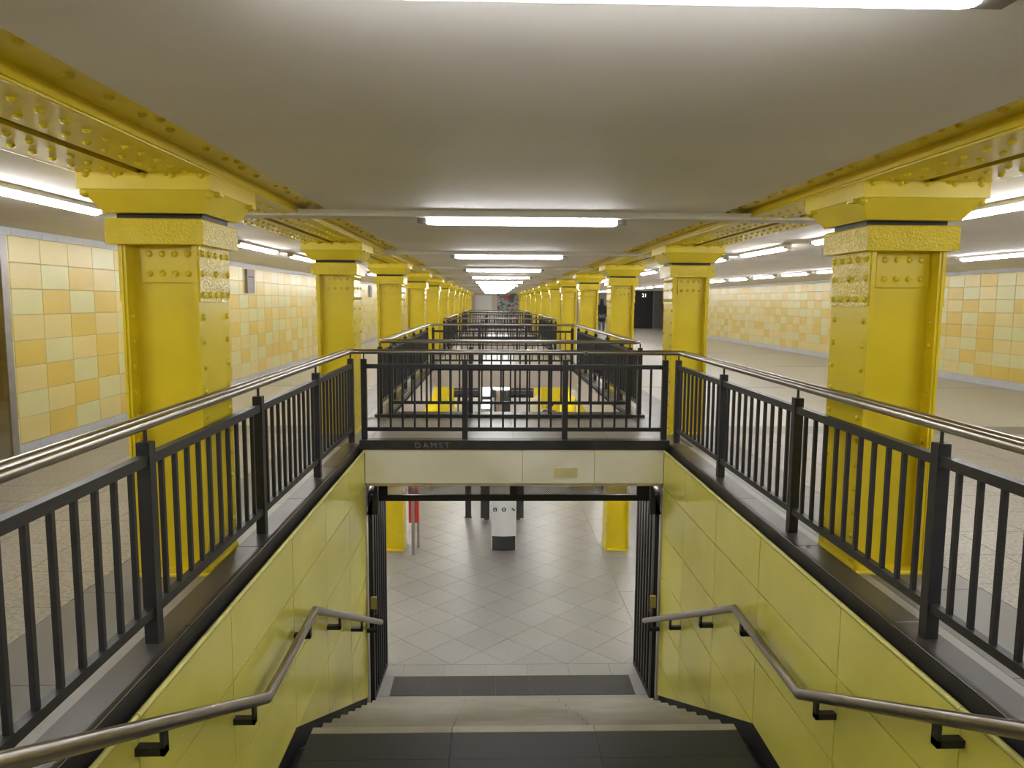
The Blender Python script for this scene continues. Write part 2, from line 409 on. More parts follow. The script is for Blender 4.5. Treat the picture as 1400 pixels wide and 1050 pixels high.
wr = tiled_wall('wall_right', WR, -1, 13.97, 0.52, 12.5, 8, 0.260, 2.22, 0.14, 24.5, 36.5, 'right wall of cream, pale yellow and amber tiles beyond the open floor', ROWSR, False)
# ends of the hall
b = MB().box(WL-0.3, 12.8, YEND, YEND+0.3, LOW, CEIL+0.1); wb = build(b, 'wall_back', 'pale', kind='structure')
b = MB().box(WL-0.3, 12.8, YBACK-0.3, YBACK, LOW, CEIL+0.1); wf = build(b, 'wall_front', 'pale', kind='structure')
b = MB().box(12.2, 12.5, 36.5, YEND, -0.02, CEIL).box(WR, 12.5, 36.5, 36.7, 0, CEIL); build(b, 'wall_side', 'vent', kind='structure')
b = MB().box(0.45, 2.3, YEND-0.05, YEND-0.004, 0.02, 2.2); o = build(b, 'poster_board', 'poster'); o['label'] = 'poster covered board at the far end of the upper hall'; o['category'] = 'poster'
b = MB().box(1.0, 1.45, YEND-0.058, YEND-0.05, 1.75, 2.1); build(b, 'red_poster', 'red', o)
b = MB().box(-1.4, -0.02, YEND-0.05, YEND-0.004, 0.6, 2.1).box(-1.4, 0.15, YEND-0.09, YEND-0.05, 0.0, 0.6); o = build(b, 'white_hoarding', 'white'); o['label'] = 'white hoarding left of the posters on the far end wall'; o['category'] = 'hoarding'

# ------------------------------------------------------------- steel columns
RIV = 0.019
def column_proto(h, head=True):
    """riveted H-column; h = height of the shaft incl. cap. returns list of (name, mesh, kind, subs)"""
    hx, hy = 0.212, 0.240; cap0 = h-0.14
    out = []
    # side plates (flanges) with the doubled edge line of plate and angle
    b = MB()
    for s in (-1, 1):
        b.box(*sorted((s*hx, s*(hx-0.014))), -hy, hy, 0, cap0)
    out.append(('flange_plate', b.mesh('flange_plate', M['yellow']), None))
    b = MB()
    for s in (-1, 1):
        for t in (-1, 1):
            b.box(*sorted((s*(hx-0.013), s*(hx-0.030))), *sorted((t*(hy-0.008), t*0.128)), 0.0, cap0)
    out.append(('corner_angle', b.mesh('corner_angle', M['yellow']), None))
    out.append(('web_plate', MB().box(-hx+0.02, hx-0.02, -0.135, 0.135, 0, cap0).mesh('web_plate', M['yellow']), None))
    b = MB()
    b.bbox(-hx-0.012, hx+0.012, -hy-0.012, hy+0.012, 0, 0.018, 0.006)
    for s in (-1, 1):
        b.prism([(s*(hx-0.01), 0.01), (s*(hx+0.014), 0.01), (s*(hx+0.014), 0.018), (s*(hx+0.004), 0.05), (s*(hx-0.01), 0.05)], 'y', -hy, hy)
    out.append(('base_plate', b.mesh('base_plate', M['yellow']), None))
    # cap block
    b = MB().bbox(-0.265, 0.265, -0.28, 0.28, cap0, h, 0.008)
    out.append(('cap_block', b.mesh('cap_block', M['yellow_rough']), None))
    # splice plates
    b = MB()
    for t in (-1, 1): b.box(-hx+0.075, hx-0.03 if False else hx-0.035, *sorted((t*0.13, t*0.150)), cap0-0.205, cap0)
    out.append(('splice_plate', b.mesh('splice_plate', M['yellow']), None))
    b = MB()
    for s in (-1, 1): b.box(*sorted((s*hx, s*(hx+0.010))), -hy+0.004, hy-0.004, cap0-0.315, cap0)
    out.append(('side_splice_plate', b.mesh('side_splice_plate', M['yellow_rough']), None))
    # rivets
    b = MB()
    for t in (-1, 1):
        for z in (cap0-0.045, cap0-0.155):
            for i in range(4): b.dome((-hx+0.105+i*(2*hx-0.21)/3+0.018, t*0.150, z), (0, t, 0), RIV)
    for s in (-1, 1):
        X = s*(hx+0.010)
        for z, n in ((cap0-0.045, 5), (cap0-0.155, 3), (cap0-0.275, 5)):
            for i in range(n): b.dome((X, -0.2+0.4*i/(n-1), z), (s, 0, 0), RIV)
        z = cap0-0.40
        while z > 0.08:
            for t in (-1, 1):
                b.dome((s*hx, t*0.185, z), (s, 0, 0), RIV)
                b.dome((s*(hx-0.030), t*0.185, z), (-s, 0, 0), RIV*0.9)
            z -= 0.142
    out.append(('rivets', b.mesh('rivets', M['yellow']), 'stuff'))
    return out
def bracket_proto(h):
    """the flared shoe above the gap, carrying the beam; z measured from the column's base"""
    out = []
    out.append(('gap_shade_block', MB().box(-0.235, 0.235, -0.20, 0.20, h, h+0.04).mesh('gap_shade_block', M['black']), None))  # black block stands in for the shade inside the gap
    b = MB()
    b.frus((-0.27, 0.27, -0.27, 0.27), h+0.030, (-0.345, 0.345, -0.365, 0.365), h+0.14)
    b.box(-0.352, 0.352, -0.38, 0.38, h+0.14, h+0.225)
    out.append(('bracket_shoe', b.mesh('bracket_shoe', M['yellow_beam']), None))
    b = MB()
    for s in (-1, 1):
        for t in (-1, 1):
            b.box(*sorted((s*0.27, s*0.375)), *sorted((t*0.24, t*0.31)), h+0.118, h+0.14)
            b.dome((s*0.33, t*0.335, h+0.122), (0, t*0.5, -1), 0.026)
    for t in (-1, 1):
        for i in range(5): b.dome((-0.30+0.15*i, t*0.38, h+0.215), (0, t, -0.3), RIV)
    out.append(('bracket_bolts', b.mesh('bracket_bolts', M['yellow']), 'stuff'))
    return out
UP = column_proto(2.04)+bracket_proto(2.04)
LO = column_proto(-0.44-LOW)
COLX = (-1.85, 2.37); COLY = [4.48+4.67*k for k in range(-2, 13)]
for side, x in (('left', COLX[0]), ('right', COLX[1])):
    n = 0
    for k, y in enumerate(COLY):
        if y > YEND-1: continue
        behind = y < 0.5
        if behind: lab = 'yellow riveted steel column %s behind the viewer, %s of the stairwell' % ('just' if k == 1 else 'farther', side)
        else:
            lab = 'yellow riveted steel column, %s from the viewer in the %s row of the upper hall' % (ORD[n], side); n += 1
        t = thing('steel_column', lab, 'column', (x, y, 0), 'yellow columns of the upper hall')
        for nm, me, kd in UP:
            if kd == 'stuff' and y > 45: continue
            link(nm, me, t, kind=kd)
    n = 0
    for k, y in enumerate(COLY):
        if y > YEND-1 or y < 8: continue
        lab = 'yellow riveted steel column on the lower floor, %s beyond the stair foot in the %s row' % (ORD[n], side); n += 1
        t = thing('steel_column', lab, 'column', (x, y, LOW), 'yellow columns of the lower hall')
        for nm, me, kd in LO:
            if kd == 'stuff' and y > 45: continue
            link(nm, me, t, kind=kd)

# ------------------------------------------------------------- riveted beams
def beam(side, xc, sgn):
    """sgn=+1: inner side is towards +x"""
    t = thing('steel_beam', 'long yellow riveted steel beam overhead along the %s side of the stairwell' % side, 'beam', (xc, 0, CEIL))
    def bx(name, x0, x1, z0, z1, mt='yellow_beam', y0=YBACK, y1=YEND):
        build(MB().box(*sorted((sgn*x0, sgn*x1)), y0, y1, z0, z1), name, mt, t)
    ZS = -0.035
    bx('soffit_plate', 0.034, 0.345, ZS, ZS+0.02); bx('soffit_plate', -0.034, -0.345, ZS, ZS+0.02)
    bx('groove_back', -0.06, 0.06, ZS+0.021, ZS+0.03, 'groove_brown')  # groove back coloured a darker brown than the plates
    for s in (-1, 1):
        bx('web_face', s*0.335, s*0.352, ZS+0.018, 0.045)
        if s > 0: bx('flange_strip', s*0.350, s*0.60, 0.03, 0.045)
        b = MB().tube([(sgn*s*0.348, YBACK, ZS+0.008), (sgn*s*0.348, YEND, ZS+0.008)], 0.010, 6)
        build(b, 'edge_bead', 'yellow', t)
    b = MB(); y = 1.0
    while y < 34:
        for s in (-1, 1):
            b.dome((s*0.12, y, ZS), (0, 0, -1), RIV, 6); b.dome((s*0.245, y+0.075, ZS), (0, 0, -1), RIV, 6)
        y += 0.155
    y = 1.0; k = 0
    while y < 30:
        b.dome((sgn*0.46, y, 0.03), (0, 0, -1), RIV*1.1, 6)
        if k % 3 == 1: b.dome((sgn*0.50, y+0.07, 0.03), (0, 0, -1), RIV*1.1, 6)
        y += 0.26 if k % 4 else 0.40; k += 1
    build(b, 'rivets', 'yellow', t, kind='stuff')
    return t
beam('left', COLX[0], 1); beam('right', COLX[1], -1)

# ----------------------------------------------------------- ceiling lights
tn = 0
for k, y in enumerate(STRIPY):
    b = MB().box(-2.1, 2.62, y-0.14, y+0.10, CEIL-0.052, CEIL-0.04).box(-2.1, 2.62, y-0.14, y-0.128, CEIL-0.04, CEIL-0.005).box(-2.1, 2.62, y+0.088, y+0.10, CEIL-0.04, CEIL-0.005)
    o = build(b, 'trim_%d' % (k+1), 'channel', kind='structure')
    if k == 0 or k == 1:
        pass
def light_mesh(L, r, mt, ax):
    b = MB(); h = L/2
    prof = [(-h, r*0.45), (-h+0.02, r*0.85), (-h+0.05, r), (h-0.05, r), (h-0.02, r*0.85), (h, r*0.45)]
    vs = []; n = 8
    for (a, rr) in prof:
        for j in range(n):
            t = 2*math.pi*j/n; p = (a, rr*math.cos(t), rr*math.sin(t)); vs.append(p if ax == 'x' else (p[1], p[0], p[2]))
    fs = [(i*n+j, i*n+(j+1) % n, (i+1)*n+(j+1) % n, (i+1)*n+j) for i in range(len(prof)-1) for j in range(n)]
    fs += [tuple(range(n)), tuple(range(n*(len(prof)-1), n*len(prof)))]
    b.add(vs, fs, True)
    return b.mesh('tube', M[mt])
def cap_mesh(L, r, ax):
    b = MB(); h = L/2
    for s in (-1, 1):
        a0, a1 = sorted((s*(h-0.01), s*(h+0.06)))
        if ax == 'x': b.box(a0, a1, -r*1.1, r*1.1, -r*0.55, r*1.2)
        else: b.box(-r*1.1, r*1.1, a0, a1, -r*0.55, r*1.2)
    return b
TX = light_mesh(1.53, 0.032, 'tube', 'x'); TY = light_mesh(1.56, 0.034, 'tube', 'y'); TYS = light_mesh(1.40, 0.034, 'tube', 'y')
LX = light_mesh(1.5, 0.032, 'tube_low', 'y')
def capm(L, ax):
    b = cap_mesh(L, 0.032, ax); q = 'vent' if ax == 'x' else 'channel'
    return [MB().add(b.v[:8], b.f[:6]).mesh('end_cap', M[q]), MB().add(b.v[8:], [tuple(i-8 for i in f) for f in b.f[6:]]).mesh('end_cap', M[q])]
CX = capm(1.53, 'x'); CY = capm(1.56, 'y'); CYS = capm(1.40, 'y')
HX = MB().box(-0.80, 0.80, -0.045, 0.045, 0.02, 0.045).mesh('shade_tray', M['channel'])
HY = MB().box(-0.046, 0.046, -0.78, 0.78, 0.008, 0.040).mesh('shade_tray', M['channel'])  # tray added above side tubes to hold their light off the ceiling
def light(name, lab, loc, tube, caps, hous, grp):
    t = thing(name, lab, 'light', loc, grp); link('tube', tube, t)
    for c in caps: link('end_cap', c, t)
    if hous: link('shade_tray', hous, t)
for k, y in enumerate(STRIPY):
    lab = 'lit fluorescent tube set crosswise right above the viewer, at the top edge of the photo' if k == 0 else 'lit fluorescent tube set crosswise over the stairwell line, %s one in view below the topmost' % ORD[k-1]
    light('ceiling_light', lab, (0.235, y, CEIL-0.070), TX, CX, None, 'crosswise ceiling lights over the stairwells')
def rowlights(x, ys_, tube, caps, where, hh=HY):
    n = 0
    for y in ys_:
        if y < 1: lab = 'added lit tube %s behind the viewer in the row %s' % ('just' if y > -1.5 else 'farther', where)  # tubes behind the viewer are unseen, added to brighten the near end
        else: lab = '%s lit tube from the viewer in the row %s' % (ORD[n], where); n += 1
        light('ceiling_light', lab, (x, y, CEIL-0.046), tube, caps, hh, 'lengthwise ceiling lights '+where)
ysl = [9.72+2.335*i for i in range(-5, 22)]
light('ceiling_light', 'added lit fluorescent tube set crosswise unseen behind the viewer', (0.235, -2.9, CEIL-0.070), TX, CX, None, 'crosswise ceiling lights over the stairwells')  # unseen extra tube, added to light the lintel and near stairwell
rowlights(-2.98, ysl, TY, CY, 'left of the left upper columns')
rowlights(3.47, [y-0.1 for y in ysl], TY, CY, 'just right of the right upper columns')
rowlights(6.85, [0.1, 2.1, 4.1, 6.1, 8.1, 10.15, 12.6, 15.0]+[16.9+1.95*i for i in range(22)], TYS, CYS, 'far out over the right upper floor', HY)

# ---------------------------------------------------------------- curbs
def curb(name, lab, pieces, faces, parent=None):
    t = thing(name, lab, 'curb', (0, 0, 0))
    for (x0, x1, y0, y1, mt, nm) in pieces:
        o = build(MB().bbox(0, x1-x0, 0, y1-y0, 0, 0.052, 0.006), nm, mt, t, (x0, y0, -0.012))
    for q in faces: build(MB().box(*q), 'curb_face', 'blackstone', t)
    return t
def opening_curbs(k, y0, y1, which):
    ps = []; n = max(2, round((y1-y0)/1.2)); d = (y1-y0)/n
    for j in range(n):
        ps.append((XL-0.225, XL-0.055, y0+j*d+0.001, y0+(j+1)*d-0.001, 'curbtop', 'coping_stone'))
        ps.append((XR+0.055, XR+0.225, y0+j*d+0.001, y0+(j+1)*d-0.001, 'curbtop', 'coping_stone'))
        for xs_ in (XL-0.335, XR+0.226):
            build(MB().bbox(0, 0.109, 0, d-0.002, 0, 0.014, 0.002), 'strip_stone', 'granite_light', floor, (xs_, y0+j*d+0.001, -0.012))
    t = thing('stone_curb', 'low dark stone curb around the %s stairwell opening' % which, 'curb')
    for (x0, x1, a, b_, mt, nm) in ps:
        h = 0.052 if nm == 'coping_stone' else 0.016
        build(MB().bbox(0, x1-x0, 0, b_-a, 0, h, 0.003), nm, mt, t, (x0, a, -0.012))
    build(MB().box(XL-0.224, XL-0.052, y0, y1, -0.06, -0.0125).box(XR+0.052, XR+0.224, y0, y1, -0.06, -0.0125), 'curb_face', 'blackstone', t)
    b = MB().box(XL-0.052, XL-0.0505, y0, y1, -0.07, 0.034).box(XR+0.0505, XR+0.052, y0, y1, -0.07, 0.034)
    build(b, 'curb_face', 'blackstone', t)
    build(MB().bbox(XL-0.054, XR+0.054, y1-0.06, y1+0.09, -0.0195, 0.084, 0.004), 'end_curb', 'blackstone', t)
    if k > 0:
        build(MB().bbox(XL-0.054, XR+0.054, y0-0.02, y0+0.26, -0.046, 0.045, 0.004), 'end_curb', 'blackstone', t)
    return t
curbs = []
for k, (a, b_) in enumerate(OPEN):
    curbs.append(opening_curbs(k, a if k else 0.0, b_-0.03, ['near', 'second', 'third', 'fourth'][k]))
# scratched graffiti letters on the near curb's end face
def text(s, size, loc, rot, mt, parent, name, ext=0.001, align='CENTER', shear=0):
    cu = bpy.data.curves.new(name, 'FONT'); cu.body = s; cu.size = size; cu.extrude = ext; cu.align_x = align; cu.shear = shear
    cu.resolution_u = 2
    if s == 'DAMST': cu.space_character = 1.45; cu.shear = -0.15
    tmp = bpy.data.objects.new(name+'_tmp', cu); C.objects.link(tmp)
    dg = bpy.context.evaluated_depsgraph_get(); me = bpy.data.meshes.new_from_object(tmp.evaluated_get(dg)); me.materials.clear(); me.materials.append(M[mt])
    bpy.data.objects.remove(tmp); bpy.data.curves.remove(cu)
    return link(name, me, parent, loc, rot)
yf = OPEN[0][1]-0.03-0.06
text('DAMST', 0.092, (-0.645, yf-0.0005, -0.002), (math.pi/2, 0, 0), 'scratch', curbs[0], 'scratched_graffiti', 0.0008)
# litter: cigarette butt on the right coping
o = build(MB().cyl((0, 0, 0), (0.03, 0.012, 0), 0.004, 6), 'cigarette_butt', 'shoe', loc=(2.03, 4.62, 0.044)); o['label'] = 'cigarette butt lying on the right stone curb near the yellow column'; o['category'] = 'cigarette butt'

# -------------------------------------------------- stairwell walls (near)
def clip(poly, a, b, c):
    """keep a*y+b*z >= c"""
    out = []
    for i in range(len(poly)):
        p, q = poly[i], poly[(i+1) % len(poly)]
        dp = a*p[0]+b*p[1]-c; dq = a*q[0]+b*q[1]-c
        if dp >= 0: out.append(p)
        if (dp >= 0) != (dq >= 0):
            t = dp/(dp-dq); out.append((p[0]+(q[0]-p[0])*t, p[1]+(q[1]-p[1])*t))
    return out
YJ = [-0.3, 0.72, 1.76, 2.815, 3.87, 5.10, 6.13, 7.165, 8.078]
ZJ = [-0.049, -0.45, -0.95, -1.45, -1.95, -2.45, -2.98]
SL = 0.479
for side, x, sg in (('left', XL, 1), ('right', XR, -1)):
    wall = build(MB().box(*sorted((x-sg*0.02, x-sg*0.05)), -0.3, 8.06, LOW-0.1, -0.08), 'wall_stairwell_%s' % side, 'black', kind='structure')
    wall['label'] = '%s stairwell wall of glossy lemon yellow panels' % side
    for j in range(len(YJ)-1):
        for r in range(len(ZJ)-1):
            p = [(YJ[j], ZJ[r+1]), (YJ[j+1], ZJ[r+1]), (YJ[j+1], ZJ[r]), (YJ[j], ZJ[r])]
            g = 0.0045
            p = [(p[0][0]+g, p[0][1]+g), (p[1][0]-g, p[1][1]+g), (p[2][0]-g, p[2][1]-g), (p[3][0]+g, p[3][1]-g)]
            # bottom line: above the flights
            if YJ[j] >= 5.0: p = clip(p, SL, 1, -1.45+SL*5.10)
            else: p = clip(clip(p, 0, 1, -1.45), SL, 1, -1.45+SL*4.30)
            if len(p) < 3: continue
            build(MB().prism([(a, b_) for a, b_ in p], 'x', *sorted((x-sg*0.019, x+sg*random.uniform(-0.0008, 0.0008)))), 'wall_panel', 'panel', wall)
    b = MB()
    for j in range(len(YJ)-1):
        b.tube([(x-sg*0.002, YJ[j]+0.002, -0.034), (x-sg*0.002, YJ[j+1]-0.002, -0.034)], 0.0135, 8)
    build(b, 'edge_bead', 'panel_bead', wall)
# under the top landing
build(MB().box(XL-0.02, XR+0.02, -0.3, -0.25, LOW, -0.03), 'wall_stair_back', 'black', kind='structure')

# -------------------------------------------------- lintel at the end of the near stairwell
lt = thing('trim_90', 'glossy cream lintel band over the stair foot', None, kind='structure')
for (a, b_, mt) in ((XL+0.004, 0.338, 'cream'), (0.342, 1.138, 'cream2'), (1.142, XR-0.004, 'cream')):
    build(MB().bbox(a, b_, 8.082, 8.13, -0.397, -0.0205, 0.002), 'lintel_panel', mt, lt)
build(MB().box(0.69, 0.95, 8.0805, 8.0825, -0.338, -0.222), 'faded_sticker', 'patch', lt)
build(MB().box(XL, XR, 8.13, 8.40, -0.44, -0.046), 'lintel_core', 'pale', lt)
for (a, b_) in ((XL-0.05, XL-0.004), (XR+0.004, XR+0.05)): build(MB().box(a, b_, 8.11, 9.30, LOW, -0.456), 'reveal_panel', 'pale', lt)
# pale linings of the other openings and lintels
for k, (a, b_) in enumerate(OPEN):
    if k == 0: continue
    t = thing('trim_%d' % (90+k), 'pale lining band round the %s stairwell opening' % ['', 'second', 'third', 'fourth'][k], None, kind='structure')
    n = 6; d = (b_-a)/n
    for j in range(n):
        for x0 in (XL-0.025, XR-0.003):
            build(MB().box(x0, x0+0.028, a+j*d+0.003, a+(j+1)*d-0.003, -0.58, -0.046), 'lining_panel', 'pale', t)
    for j in range(4):
        w_ = (XR-XL)/4
        build(MB().box(XL+j*w_+0.003, XL+(j+1)*w_-0.003, b_-0.07, b_-0.03, -0.44, -0.046), 'lining_panel', 'pale', t)
        build(MB().box(XL+j*w_+0.003, XL+(j+1)*w_-0.003, a, a+0.02, -0.44, -0.046), 'lining_panel', 'pale', t)

# -------------------------------------------------------------- staircase
st = thing('staircase', 'stone staircase with a black landing going down to the lower floor', 'stairs', (0, 0, 0))
SX = [XL+0.055, -0.29, 0.78, XR-0.055]
def slabrow(parent, y0, y1, z0, z1, mt, nm, xs=SX, nose=True):
    for i in range(len(xs)-1):
        b = MB().bbox(xs[i]+0.0015, xs[i+1]-0.0015, y0, y1, z0, z1, 0.004)
        build(b, nm, mt, parent)
R_, T_ = 0.1622, 0.338
# upper flight: from z=0 to the landing (z=-1.59)
zl = -1.59; n_up = 10; r_up = 1.59/n_up
for k in range(1, n_up):
    y1 = 4.0-(n_up-1-k)*T_
    e = thing('step', None, None, (0, 0, 0)); e.parent = st
    slabrow(e, y1-T_-0.02, y1, -k*r_up-0.05, -k*r_up, 'step', 'step_slab')
    build(MB().box(SX[0], SX[-1], y1-0.03, y1-0.012, -(k+1)*r_up, -k*r_up-0.048), 'riser', 'step', e)
slabrow(st, 0.62, 0.96-T_*0+0.0, -0.05, 0.0, 'step_nose', 'top_slab')
# landing
for i in range(3):
    for (a, b_) in ((3.97, 4.92), (4.9215, 5.245)):
        build(MB().bbox(SX[i]+0.0008, SX[i+1]-0.0008, a, b_, zl-0.05, zl, 0.0008), 'landing_slab', 'landing', st)
slabrow(st, 5.247, 5.33, zl-0.05, zl+0.001, 'step_nose', 'landing_edge')
for k in range(1, 9):
    y1 = 5.33+T_*k; z = zl-R_*k
    e = thing('step', None, None, (0, 0, 0)); e.parent = st
    slabrow(e, y1-T_-0.01, y1, z-0.05, z, 'step', 'step_slab')
    build(MB().box(SX[0]+0.003, SX[-1]-0.003, y1-0.03, y1-0.012, z-R_, z-0.048), 'riser', 'step', e)
    build(MB().box(SX[0]+0.003, SX[-1]-0.003, y1-T_-0.03, y1-T_-0.012, z-0.001, z+R_-0.049), 'riser', 'step', e)
# side stringers (black skirt under the panels): a thin plate behind and a sunk black gutter beside the steps
b = MB()
for s_, x in ((1, XL), (-1, XR)):
    b.prism([(0.9, -0.5), (0.9, -0.10), (1.45, -0.10), (4.30, -1.45), (5.10, -1.45), (8.1, -2.89), (8.1, LOW), (3.9, LOW+0.5)], 'x', *sorted((x-s_*0.0199, x-s_*0.0193)))
    b.prism([(0.9, -0.5), (0.9, -0.25), (3.95, -1.68), (5.2, -1.68), (8.1, -3.04), (8.1, LOW-0.01), (3.9, LOW+0.5)], 'x', *sorted((x-s_*0.019, x+s_*0.054)))
build(b, 'stringer', 'black', st)

# wall handrails on the stair
for side, x, sg in (('left', -1.283, -1), ('right', 1.803, 1)):
    t = thing('handrail', 'stainless steel handrail on black brackets on the %s stairwell wall' % side, 'handrail')
    pth = [(x, -0.1, 0.92+0.0), (x, 0.55, 0.92-0.16), (x, 4.11, -0.668), (x, 5.28, -0.645), (x, 8.38, -2.125)]
    pth = [(x, -0.1, 0.99), (x, 0.95, 0.827), (x, 4.10, -0.672), (x, 5.27, -0.650), (x, 8.38, -2.122)]
    build(MB().tube(pth, 0.030, 14), 'rail_tube', 'steel', t)
    b = MB().dome((x, 8.38, -2.122), (0, 1, -0.45), 0.0302, 10); build(b, 'end_cap', 'steel', t)
    def zr(y):
        for (a, b_) in zip(pth, pth[1:]):
            if a[1] <= y <= b_[1]: return a[2]+(b_[2]-a[2])*(y-a[1])/(b_[1]-a[1])
    for y in (0.75, 1.78, 2.80, 3.87, 5.10, 6.12, 7.16, 8.08):
        z = zr(y); bb = MB()
        bb.box(x-0.008, x+0.008, y-0.022, y+0.022, z-0.125, z-0.018)
        xw = XL if sg < 0 else XR
        bb.box(*sorted((x-sg*0.008, xw)), y-0.022, y+0.022, z-0.125, z-0.092)
        build(bb, 'bracket', 'black', t)

# ---------------------------------------------------------------- railings
def baluster(z0, z1, r=0.011): return MB().box(-r, r, -r, r, z0, z1).mesh('baluster', M['charcoal'])
BAL = baluster(0.212, 0.867)
POST = MB().bbox(-0.03, 0.03, -0.03, 0.03, 0.0405, 0.968, 0.002).mesh('post', M['charcoal'])
POSTE = MB().bbox(-0.03, 0.03, -0.03, 0.03, 0.0845, 0.968, 0.002).mesh('post', M['charcoal'])
POSTN = MB().bbox(-0.03, 0.03, -0.03, 0.03, 0.0455, 0.968, 0.002).mesh('post', M['charcoal'])
PIN = MB().cyl((0, 0, 0.966), (0, 0, 1.026), 0.009, 6).mesh('rail_pin', M['charcoal'])
def rrect(pts, r, closed, n=4):
    """rounded polyline"""
    out = []; k = len(pts)
    for i in range(k):
        p = Vector(pts[i])
        if not closed and i in (0, k-1): out.append(p); continue
        a = Vector(pts[i-1]); b = Vector(pts[(i+1) % k]); da = (a-p).normalized(); db = (b-p).normalized()
        for j in range(n+1):
            s = j/n; q = (p+da*r)*(1-s)**2+p*2*s*(1-s)+(p+db*r)*s**2; out.append(q)
    return out
def railing(lab, runs, path, closed, far=False, grp='charcoal railings around the stairwells', rad=0.10):
    t = thing('railing', lab, 'railing', (0, 0, 0), grp)
    bars = MB()
    for (p0, p1, nb, nbal, endgap) in runs:
        p0 = Vector(p0); p1 = Vector(p1); d = (p1-p0)/nb; L = d.length; u = d.normalized()
        for i in range(nb+1):
            p = p0+d*i
            link('post', POST if abs(u.y) > 0.5 else (POSTE if any(abs(p.y-o[1]) < 0.05 for o in OPEN) else POSTN), t, (p.x, p.y, 0)); link('rail_pin', PIN, t, (p.x, p.y, 0))
            if i == nb: break
            q0 = p+u*0.03; q1 = p+d-u*0.03; nrm = Vector((-u.y, u.x))
            for (z0, z1, hw, nm) in ((0.865, 0.912, 0.022, 'top_rail'), (0.172, 0.214, 0.020, 'bottom_rail')):
                c = (q0+q1)/2; hl = (q1-q0).length/2
                if abs(u.y) > 0.5: mb = MB().box(-hw, hw, -hl, hl, z0, z1)
                else: mb = MB().box(-hl, hl, -hw, hw, z0, z1)
                build(mb, nm, 'charcoal', t, (c.x, c.y, 0))
            g = endgap if endgap else L/(nbal+1)
            for j in range(nbal):
                s = g+(L-2*g)*j/(nbal-1); q = p+u*s
                if far: bars.box(q.x-0.011, q.x+0.011, q.y-0.011, q.y+0.011, 0.212, 0.867)
                else: link('baluster', BAL, t, (q.x, q.y, 0))
    if far: build(bars, 'balusters', 'charcoal', t, kind='stuff')
    z = 1.045
    build(MB().tube([(x, y, z) for x, y in [(p[0], p[1]) for p in rrect([(a, b, 0) for a, b in path[0]], rad, closed)]], 0.0245, 12, closed=closed), 'handrail_tube', 'steel', t)
    build(MB().tube([(x, y, z+0.002) for x, y in [(p[0], p[1]) for p in rrect([(a, b, 0) for a, b in path[1]], rad+0.04, closed)]], 0.0245, 12, closed=closed), 'handrail_tube', 'steel', t)
    return t
RXL, RXR = -1.543, 2.063
yE = 8.17; o_ = 0.062
ry = 3.321; rs = 1.6162
railing('charcoal railing with steel handrail round three sides of the near stairwell',
        [((RXL, ry-2*rs), (RXL, ry+3*rs), 5, 10, 0), ((RXR, ry-2*rs), (RXR, ry+3*rs), 5, 10, 0), ((-1.40, yE), (1.915, yE), 3, 7, 0.155)],
        [[(RXL, -0.1), (RXL, yE), (RXR, yE), (RXR, -0.1)], [(RXL-o_, -0.1), (RXL-o_, yE+o_), (RXR+o_, yE+o_), (RXR+o_, -0.1)]], False, rad=0.11)
names = ['', 'second', 'third', 'fourth']
for k, (a, b_) in enumerate(OPEN):
    if k == 0: continue
    ya, yb = a+0.11, b_
    nb = round((yb-ya-0.15)/1.55)
    railing('charcoal railing with steel handrail closing off the %s stairwell opening' % names[k],
            [((RXL, ya-0.02), (RXL, yb-0.05), nb, 10, 0), ((RXR, ya-0.02), (RXR, yb-0.05), nb, 10, 0), ((-1.40, ya), (1.92, ya), 3, 7, 0.155), ((-1.40, yb), (1.92, yb), 3, 7, 0.155)],
            [[(RXL, ya), (RXL, yb), (RXR, yb), (RXR, ya)], [(RXL+o_, ya+o_), (RXL+o_, yb-o_), (RXR-o_, yb-o_), (RXR-o_, ya+o_)]], True, far=(k >= 2), rad=0.09)
# round worn sticker on the handrail facing the viewer
t = thing('round_sticker', 'small round worn sticker on the near railing handrail, right of centre', 'sticker', (1.03, yE-0.0265, 1.045))
build(MB().cyl((0, 0, 0), (0, -0.002, 0), 0.026, 16), 'sticker_disc', 'vent', t); build(MB().cyl((0.003, -0.002, -0.004), (0.003, -0.0025, -0.004), 0.014, 10), 'sticker_print', 'black', t)

# ------------------------------------------------------------ lower hall
lowb = MB().box(-7.0, 9.0, -0.5, YEND, LOW-0.3, LOW-0.014)
lf = build(lowb, 'floor', 'grout', kind='structure'); lf['label'] = 'grey terrazzo floor of the lower hall'
# straight slabs at the stair foot, then the diagonal field
for (a, b_, z0) in ((7.95, 8.405, 0), (8.875, 9.17, 0)):
    n = 7; x0 = -1.95; w_ = 0.525
    xs = [-1.36, -1.11+0.0, -0.585, -0.06, 0.465, 0.99, 1.515, 1.88] if a > 8.5 else [-1.36, -0.29, 0.78, 1.88]
    for i in range(len(xs)-1):
        build(MB().bbox(xs[i]+0.0015, xs[i+1]-0.0015, a+0.0015, b_-0.0015, LOW-0.014, LOW, 0.001), 'floor_slab', random.choice(['lowfloor', 'lowfloor2']), lf)
for (x0, x1) in ((-1.36, -1.20), (1.725, 1.88)):
    build(MB().bbox(x0, x1-0.0015, 8.408, 8.872, LOW-0.014, LOW, 0.001), 'floor_slab', 'lowfloor2', lf)
dg_ = 0.735; h_ = dg_/2
DX0, DX1, DY0, DY1 = -1.66, 2.07, 9.1725, 17.3
full = MB().prism([(0, -h_+0.003), (h_-0.003, 0), (0, h_-0.003), (-h_+0.003, 0)], 'z', -0.014, 0)
dm = [full.mesh('floor_slab', M[q]) for q in ('lowfloor', 'lowfloor2')]
i = 0
